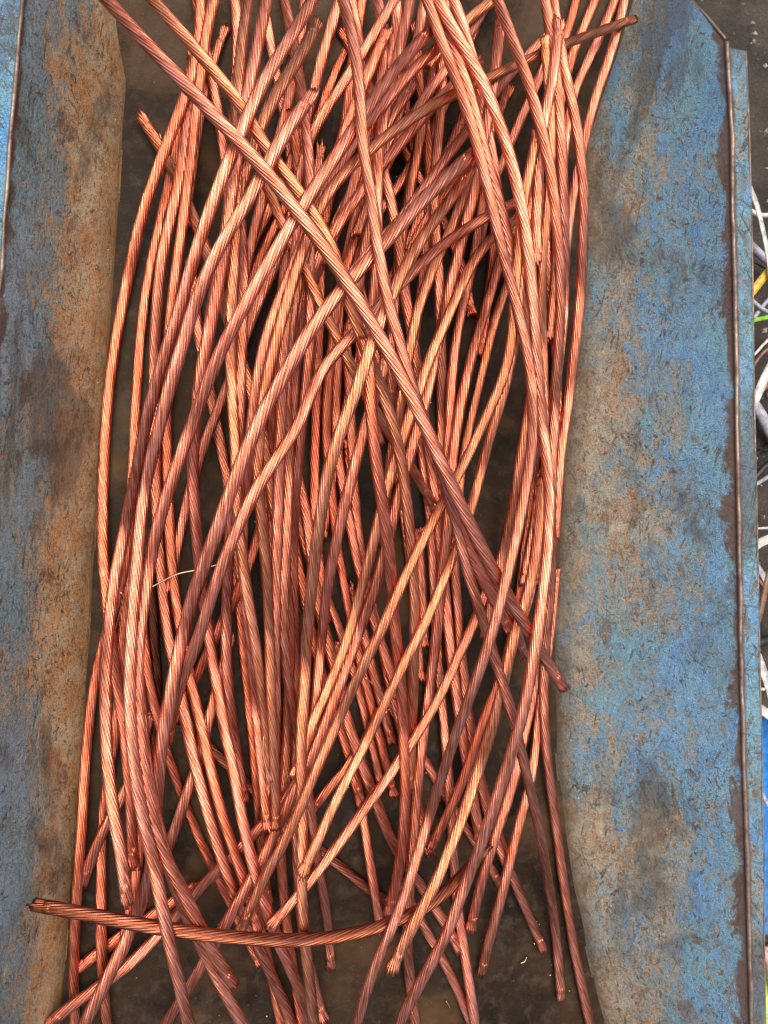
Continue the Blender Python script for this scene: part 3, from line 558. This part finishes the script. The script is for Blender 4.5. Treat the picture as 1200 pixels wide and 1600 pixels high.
(2.55,'n',1.0,[(560,430),(575,500),(590,570),(605,640),(618,710),(628,790),(640,870),(650,960),(656,1050)]),
(2.7,'r',1.0,[(500,420),(500,500),(496,600),(492,700),(492,800),(498,880),(508,960)]),
(3.1,'n',1.0,[(540,520),(548,640),(552,740),(560,840),(575,930)]),
(5.95,'n',1.0,[(845,300),(852,380),(860,450),(866,520),(872,600),(868,680),(858,760),(850,840),(842,900)]),
(3.3,'n',1.0,[(478,-20),(470,60),(455,140),(440,200),(420,270),(405,330),(390,390),(378,450)]),
(3.0,'r',1.0,[(570,-20),(555,60),(548,140),(535,220),(520,290),(505,360)]),
(2.9,'n',1.0,[(700,-20),(690,60),(670,140),(655,220),(640,300),(625,380),(618,460),(612,540),(612,620)]),
(4.3,'n',1.0,[(588,-20),(600,60),(596,130),(575,210),(556,280),(530,350),(508,400)]),
(3.0,'r',1.0,[(450,800),(470,900),(490,1000),(510,1080),(540,1160),(560,1240)]),
(2.4,'r',1.0,[(545,700),(552,800),(570,900),(590,980),(607,1060),(630,1150),(650,1240),(668,1320)]),
(2.45,'n',1.0,[(300,420),(310,520),(330,620),(350,720),(365,820),(380,920)]),
(2.75,'n',1.0,[(520,380),(545,450),(560,520),(572,600),(590,680)]),
(2.15,'r',1.0,[(540,60),(575,130),(610,200),(650,270),(690,340),(720,410),(735,480)]),
(2.35,'n',1.0,[(735,60),(712,120),(690,175),(655,240),(615,300),(580,350),(545,420)]),
(2.85,'r',1.0,[(790,150),(770,200),(740,250),(700,300),(660,350),(630,420)]),
(1.9,'n',1.0,[(640,90),(630,150),(640,210),(655,280),(655,350)]),
(2.6,'r',1.0,[(760,250),(770,330),(772,400),(760,480),(752,540)]),
(2.5,'n',0.95,[(655,840),(660,930),(664,1000)]),
(2.4,'n',0.95,[(610,1150),(600,1110),(585,1060),(572,1000),(550,930)]),
]
CABLES = sorted(CABLES, key=lambda c: c[0])

# obstacle map: lowest height the centre line of a cable may take at each world cell (1 mm)
RES = 0.001; GX0, GX1, GY0, GY1 = -0.36, 0.36, -0.50, 0.50
gxs = np.arange(GX0, GX1, RES); gys = np.arange(GY0, GY1, RES); GXX, GYY = np.meshgrid(gxs, gys)
HM = surf_z(GXX, GYY) + R0 * 1.05
def look(x, y):
    i = np.clip(((y - GY0) / RES).astype(int), 0, HM.shape[0] - 1); j = np.clip(((x - GX0) / RES).astype(int), 0, HM.shape[1] - 1)
    return HM[i, j]
def stamp(P, r):
    D = (r + R0) * 0.93; k = int(D / RES) + 1
    for x, y, z in P:
        i0 = int((y - GY0) / RES); j0 = int((x - GX0) / RES)
        a0, a1, b0, b1 = max(0, i0 - k), min(HM.shape[0], i0 + k + 1), max(0, j0 - k), min(HM.shape[1], j0 + k + 1)
        if a0 >= a1 or b0 >= b1: continue
        d2 = (GXX[a0:a1, b0:b1] - x) ** 2 + (GYY[a0:a1, b0:b1] - y) ** 2
        v = np.where(d2 < D * D, z + np.sqrt(np.maximum(D * D - d2, 0)), -1)
        np.maximum(HM[a0:a1, b0:b1], v, out=HM[a0:a1, b0:b1])

SAG = 1.5
def settle(pix, r):
    P = catmull(pix, 3.0); P = resample(gsmooth(P, 11), 3.0); n = len(P)
    z = np.full(n, 0.04)
    for it in range(3):
        x, y = at(P[:, 0], P[:, 1], z)
        h = look(x, y) + (r - R0)
        s = np.r_[0, np.cumsum(np.hypot(np.diff(x), np.diff(y)))]
        dd = (s[:, None] - s[None, :]) ** 2
        z = (h[None, :] - SAG * dd).max(1)
        z = gsmooth(z, 6.0)
    x, y = at(P[:, 0], P[:, 1], z)
    return np.stack([x, y, z], 1)

M_cu = copper_material()
NS, NV = 15, 4; M_ = NS * NV
uu = (np.arange(M_) % NV) / NV * 2 - 1; SC = np.sqrt(np.maximum(0, 1 - uu ** 2)) - 1      # scallop, 0 on the crest, -1 in the groove
ANG = np.arange(M_) / M_ * 2 * np.pi
def build_cable(C_, r, pitch, phase, seedv):
    C_ = resample(C_, 0.0023); n = len(C_)
    s = np.arange(n) * 0.0023
    T = np.gradient(C_, axis=0); T /= np.linalg.norm(T, axis=1)[:, None]
    B = np.cross(T, (0, 0, 1)); B /= np.linalg.norm(B, axis=1)[:, None]; U = np.cross(B, T)
    tw = s / pitch * 2 * np.pi + phase
    # heading "B cos + U sin" is left of travel seen from above; strands rise to the left of travel by about 18 degrees
    rr = np.interp(s, np.linspace(0, s[-1], 14), r * (1 + rng.normal(0, 0.022, 14)))
    rr[0] *= 0.88; rr[-1] *= 0.88
    sid = np.arange(M_) // NV
    loose = np.zeros((n, NS))
    for q in range(NS):
        loose[:, q] = np.interp(s, np.linspace(0, s[-1], 10), rng.normal(0, 0.03, 10))
    rad = rr[:, None] * (1 + 0.20 * SC[None, :] + loose[:, sid] * (SC[None, :] + 1))
    a = ANG[None, :] + tw[:, None]
    V = C_[:, None, :] + rad[..., None] * (np.cos(a)[..., None] * B[:, None, :] + np.sin(a)[..., None] * U[:, None, :])
    F = grid_faces(n, M_, True)
    kk = NS / (2 * np.pi) * 1.5
    att = np.stack([np.cos(ANG)[None, :] * kk + seedv + 0 * a, np.sin(ANG)[None, :] * kk + 0 * a, (s * 70)[:, None] + 0 * a], -1)
    Vf = V.reshape(-1, 3); Af = att.reshape(-1, 3)
    # closed ends
    c0 = len(Vf); Vf = np.vstack([Vf, C_[0], C_[-1]]); Af = np.vstack([Af, Af[0], Af[-1]])
    j = np.arange(0, M_, 2)
    F = np.vstack([F, np.stack([np.full(len(j), c0), (j + 2) % M_, j + 1, j], 1),
                   np.stack([np.full(len(j), c0 + 1), (n - 1) * M_ + j, (n - 1) * M_ + j + 1, (n - 1) * M_ + (j + 2) % M_], 1)])
    return Vf, F, Af, C_, T, B, U, tw

def frayed(P, T, B, U, r, tw, pitch, sgn, splay):
    """separate wires continuing past a cut end; sgn +1 at the far end, -1 at the near end"""
    Vs, Fs, As, off = [], [], [], 0
    spots = [(q / NS * 2 * np.pi, 0.79) for q in range(NS)] + [(q / 7 * 2 * np.pi + .2, 0.47) for q in range(7)] + [(q / 2 * 2 * np.pi, 0.1) for q in range(2)]
    sh = random.uniform(0, 0.6); sa = random.uniform(0, 6.28)
    for a0, rho in spots:
        L = r * random.uniform(1.3, 1.7) + (r * random.uniform(0.2, 1.0) if random.random() < 0.15 else 0) + r * rho * sh * (1 + math.cos(a0 - sa)); m = 6; t = np.linspace(-0.9, 1, m) * L
        ang = a0 + tw + sgn * t / pitch * 2 * np.pi + random.uniform(-.05, .05)
        ra = r * rho * (1 + splay * np.clip(t / r, 0, 9) * random.uniform(0.7, 1.2)) * (0.97)
        Q = P + sgn * t[:, None] * T + ra[:, None] * (np.cos(ang)[:, None] * B + np.sin(ang)[:, None] * U)
        V, F = tube(Q, r * np.r_[np.full(5, 0.2), 0.18], 7); Vs.append(V); Fs.append(F + off); off += len(V)
        As.append(np.tile((a0 * 3 + rho * 9, rho * 5, 0.3), (len(V), 1)) + np.c_[np.zeros((len(V), 2)), V[:, 1] * 40])
    return np.vstack(Vs), np.vstack(Fs), np.vstack(As)

ORD = ['first', 'second', 'third', 'fourth', 'fifth', 'sixth', 'seventh', 'eighth', 'ninth', 'tenth', 'eleventh', 'twelfth', 'thirteenth', 'fourteenth', 'fifteenth',
       'sixteenth', 'seventeenth', 'eighteenth', 'nineteenth', 'twentieth', 'twenty-first', 'twenty-second', 'twenty-third', 'twenty-fourth', 'twenty-fifth', 'twenty-sixth',
       'twenty-seventh', 'twenty-eighth', 'twenty-ninth', 'thirtieth', 'thirty-first', 'thirty-second', 'thirty-third', 'thirty-fourth', 'thirty-fifth', 'thirty-sixth']
tops = sorted([i for i, c in enumerate(CABLES) if min(p[1] for p in c[3]) < 0], key=lambda i: min(c for c in [np.interp(0, [p[1] for p in CABLES[i][3]][:4], [p[0] for p in CABLES[i][3]][:4])]))
bots = sorted([i for i, c in enumerate(CABLES) if c[3][-1][1] > 1600], key=lambda i: CABLES[i][3][-1][0])
WORD = {'n': 'copper cable', 'p': 'pinkish copper cable', 'g': 'golden copper cable', 'r': 'reddish copper cable', 'd': 'darkened copper cable', 'k': 'blackened copper cable', 'b': 'tarnished copper cable'}
def place(x, y):
    v = ['top', 'upper', 'upper middle', 'middle', 'lower middle', 'lower', 'bottom'][min(6, max(0, int(y / 1600 * 7)))]
    h = ['far left', 'left', 'left of centre', 'centre', 'right of centre', 'right', 'far right'][min(6, max(0, int((x - 60) / 900 * 7)))]
    return v + ' ' + h
LAB = {}
SPECIAL = {}
for i, c in enumerate(CABLES):
    p0, p1 = c[3][0], c[3][-1]
    if p0[1] > p1[1]: p0, p1 = p1, p0
    if c[1] == 'b': SPECIAL[i] = 'tarnished copper cable lying crosswise near the bottom, left end resting on the rusty wall'
    elif c[0] == 9.5: SPECIAL[i] = 'thick pinkish copper cable slanting over everything from top left to a cut end right'
    elif c[1] == 'k': SPECIAL[i] = 'blackened old cable deep in the heap on the lower left'
    elif c[1] == 'd': SPECIAL[i] = 'darkened copper cable slanting down right along the trough floor near the bottom'
    elif c[3][0] == (228, 194): SPECIAL[i] = 'golden copper cable whose cut top end lies alone at upper left on the floor'
    elif c[3][-1] == (85, 1592): SPECIAL[i] = 'pinkish copper cable whose cut end touches the rusty wall at the bottom left corner'
    elif c[3][0] == (982, 33): SPECIAL[i] = 'golden copper cable whose cut end rests on the blue wall at the top right'
    elif c[3][0] == (480, 160) or c[3][0] == (479, 160): SPECIAL[i] = 'pinkish copper cable with a blunt cut top end, lying over the upper left'
    if i in SPECIAL: LAB[i] = SPECIAL[i]; continue
    if i in tops: s = ORD[tops.index(i)] + ' from left at the top edge'
    elif i in bots: s = ORD[bots.index(i)] + ' from left at the bottom edge'
    else: s = 'upper end ' + place(*p0) + ', lower end ' + place(*p1)
    LAB[i] = WORD[c[1]] + ', ' + s
seen = {}
for i in list(LAB):
    seen.setdefault(LAB[i], []).append(i)
for l, ii in seen.items():
    if len(ii) > 1:
        ii = sorted(ii, key=lambda i: CABLES[i][3][0][0])
        for q, i in enumerate(ii): LAB[i] = (['leftmost ', 'second ', 'third ', 'fourth '][q]) + l + ('')
for i, (layer, tint, rf, pix) in enumerate(CABLES):
    if i in LAB and pix[0][1] > pix[-1][1]: pix = pix[::-1]
    r = R0 * rf * (1 + random.uniform(-0.07, 0.07)); C_ = settle(pix, r)
    stamp(resample(C_, 0.0012), r)
    pitch = 0.118 * random.uniform(0.9, 1.25); ph = random.uniform(0, 6.28)
    V, F, A, Cc, T, B, U, tw = build_cable(C_, r, pitch, ph, random.uniform(0, 400))
    o = Vector(Cc[len(Cc) // 2]) if False else Vector(Cc[0])
    ob = mesh_obj('copper_cable', V - np.array(o), F, M_cu, attrs={'strand': A}); ob.location = o
    t = TINT[tint]; j = random.choice([0.78, 0.88, 0.95, 1.0, 1.03, 1.06]) * random.uniform(0.98, 1.02); g_ = random.uniform(0.95, 1.05); ob.color = (min(1.1, t[0] * j), t[1] * j * g_, t[2] * j * g_, 1)
    tag(ob, LAB[i], 'cable', 'stranded copper cables heaped in the trough')
    for k_, sgn, (ex, ey) in ((0, -1, pix[0]), (-1, 1, pix[-1])):
        if 0 < ey < 1600:
            Vf, Ff, Af = frayed(Cc[k_], T[k_], B[k_], U[k_], r, tw[k_], pitch, sgn, random.choice([0.03, 0.08, 0.15, 0.28]))
            fe = mesh_obj('cut_end', Vf - np.array(o), Ff, M_cu, ob, attrs={'strand': Af}); fe.color = ob.color

# ------------------------------------------------------------------ loose single wires
M_wire = N('bright_wire'); M_wire = M_wire.fin((0.62, 0.42, 0.30), 0.3, 1.0)
def loose_wire(pts, z0, z1, label):
    P = catmull(pts, 4); z = np.linspace(z0, z1, len(P)); x, y = at(P[:, 0], P[:, 1], z)
    hh = look(x, y) - R0 + 0.001
    z = np.minimum(np.maximum(z, 0.003), 0.09); x, y = at(P[:, 0], P[:, 1], z)
    V, F = tube(np.stack([x, y, z], 1), 0.0006, 6)
    tag(mesh_obj('loose_wire', V, F, M_wire), label, 'wire', 'single wires strayed from the cables')
loose_wire([(230, 921), (275, 898), (305, 891), (342, 882)], 0.020, 0.022, 'thin bright wire crossing a dark gap at middle left')
loose_wire([(570, 1058), (590, 1076), (604, 1093), (620, 1116)], 0.035, 0.03, 'thin silvery wire bridging the dark gap at lower centre')
loose_wire([(396, 965), (405, 1000), (412, 1045), (423, 1095)], 0.062, 0.055, 'thin golden wire springing off beside a cable, left of centre')
loose_wire([(412, 1150), (411, 1175), (416, 1200), (425, 1222)], 0.060, 0.060, 'short bent wire just above the bundle of cut ends')
loose_wire([(188, 925), (194, 935), (186, 960), (180, 985)], 0.03, 0.02, 'short fine wire hanging in the gap at the left wall')
# crumbs and filings on the floor
Vs, Fs, off = [], [], 0
for q in range(1500):
    px, py = random.uniform(150, 900), random.uniform(150, 1600); x, y = at([px], [py], [0.0]); z = surf_z(x, y)[0] + 0.0004; s = random.uniform(0.00015, 0.0004)
    b_ = rng.normal(0, s, (4, 3)); Vs.append(b_ + np.array((x[0], y[0], z))); Fs += [(off, off + 1, off + 2), (off, off + 2, off + 3), (off, off + 3, off + 1), (off + 1, off + 3, off + 2)]; off += 4
tag(mesh_obj('metal_filings', np.vstack(Vs), Fs, M_wire, smooth=False), 'tiny bright metal filings scattered over the dark trough floor', 'filings', kind='stuff')

for q, (px, py, cl, l) in enumerate([(640, 870, 'bright', 'in the dark gap right of centre'), (235, 1440, 'small', 'near the lower left cable ends'), (818, 1500, 'bright', 'on bare floor near the bottom right'), (400, 820, 'small', 'in a dark gap left of centre'), (700, 1570, 'curved', 'on bare floor at the bottom edge'), (250, 215, 'small', 'on the floor at the upper left')]):
    aa = random.uniform(0, 6.28); d = np.array((math.cos(aa), math.sin(aa))) * 7
    P = catmull([(px - d[0], py - d[1]), (px + 2, py + 2), (px + d[0], py + d[1])], 2); x, y = at(P[:, 0], P[:, 1], np.full(len(P), 0.001)); V, F = tube(np.stack([x, y, surf_z(x, y) + 0.001], 1), 0.0006, 6)
    tag(mesh_obj('wire_clipping', V, F, M_wire), cl + ' short wire clipping ' + l, 'clipping', 'wire clippings on the trough floor')
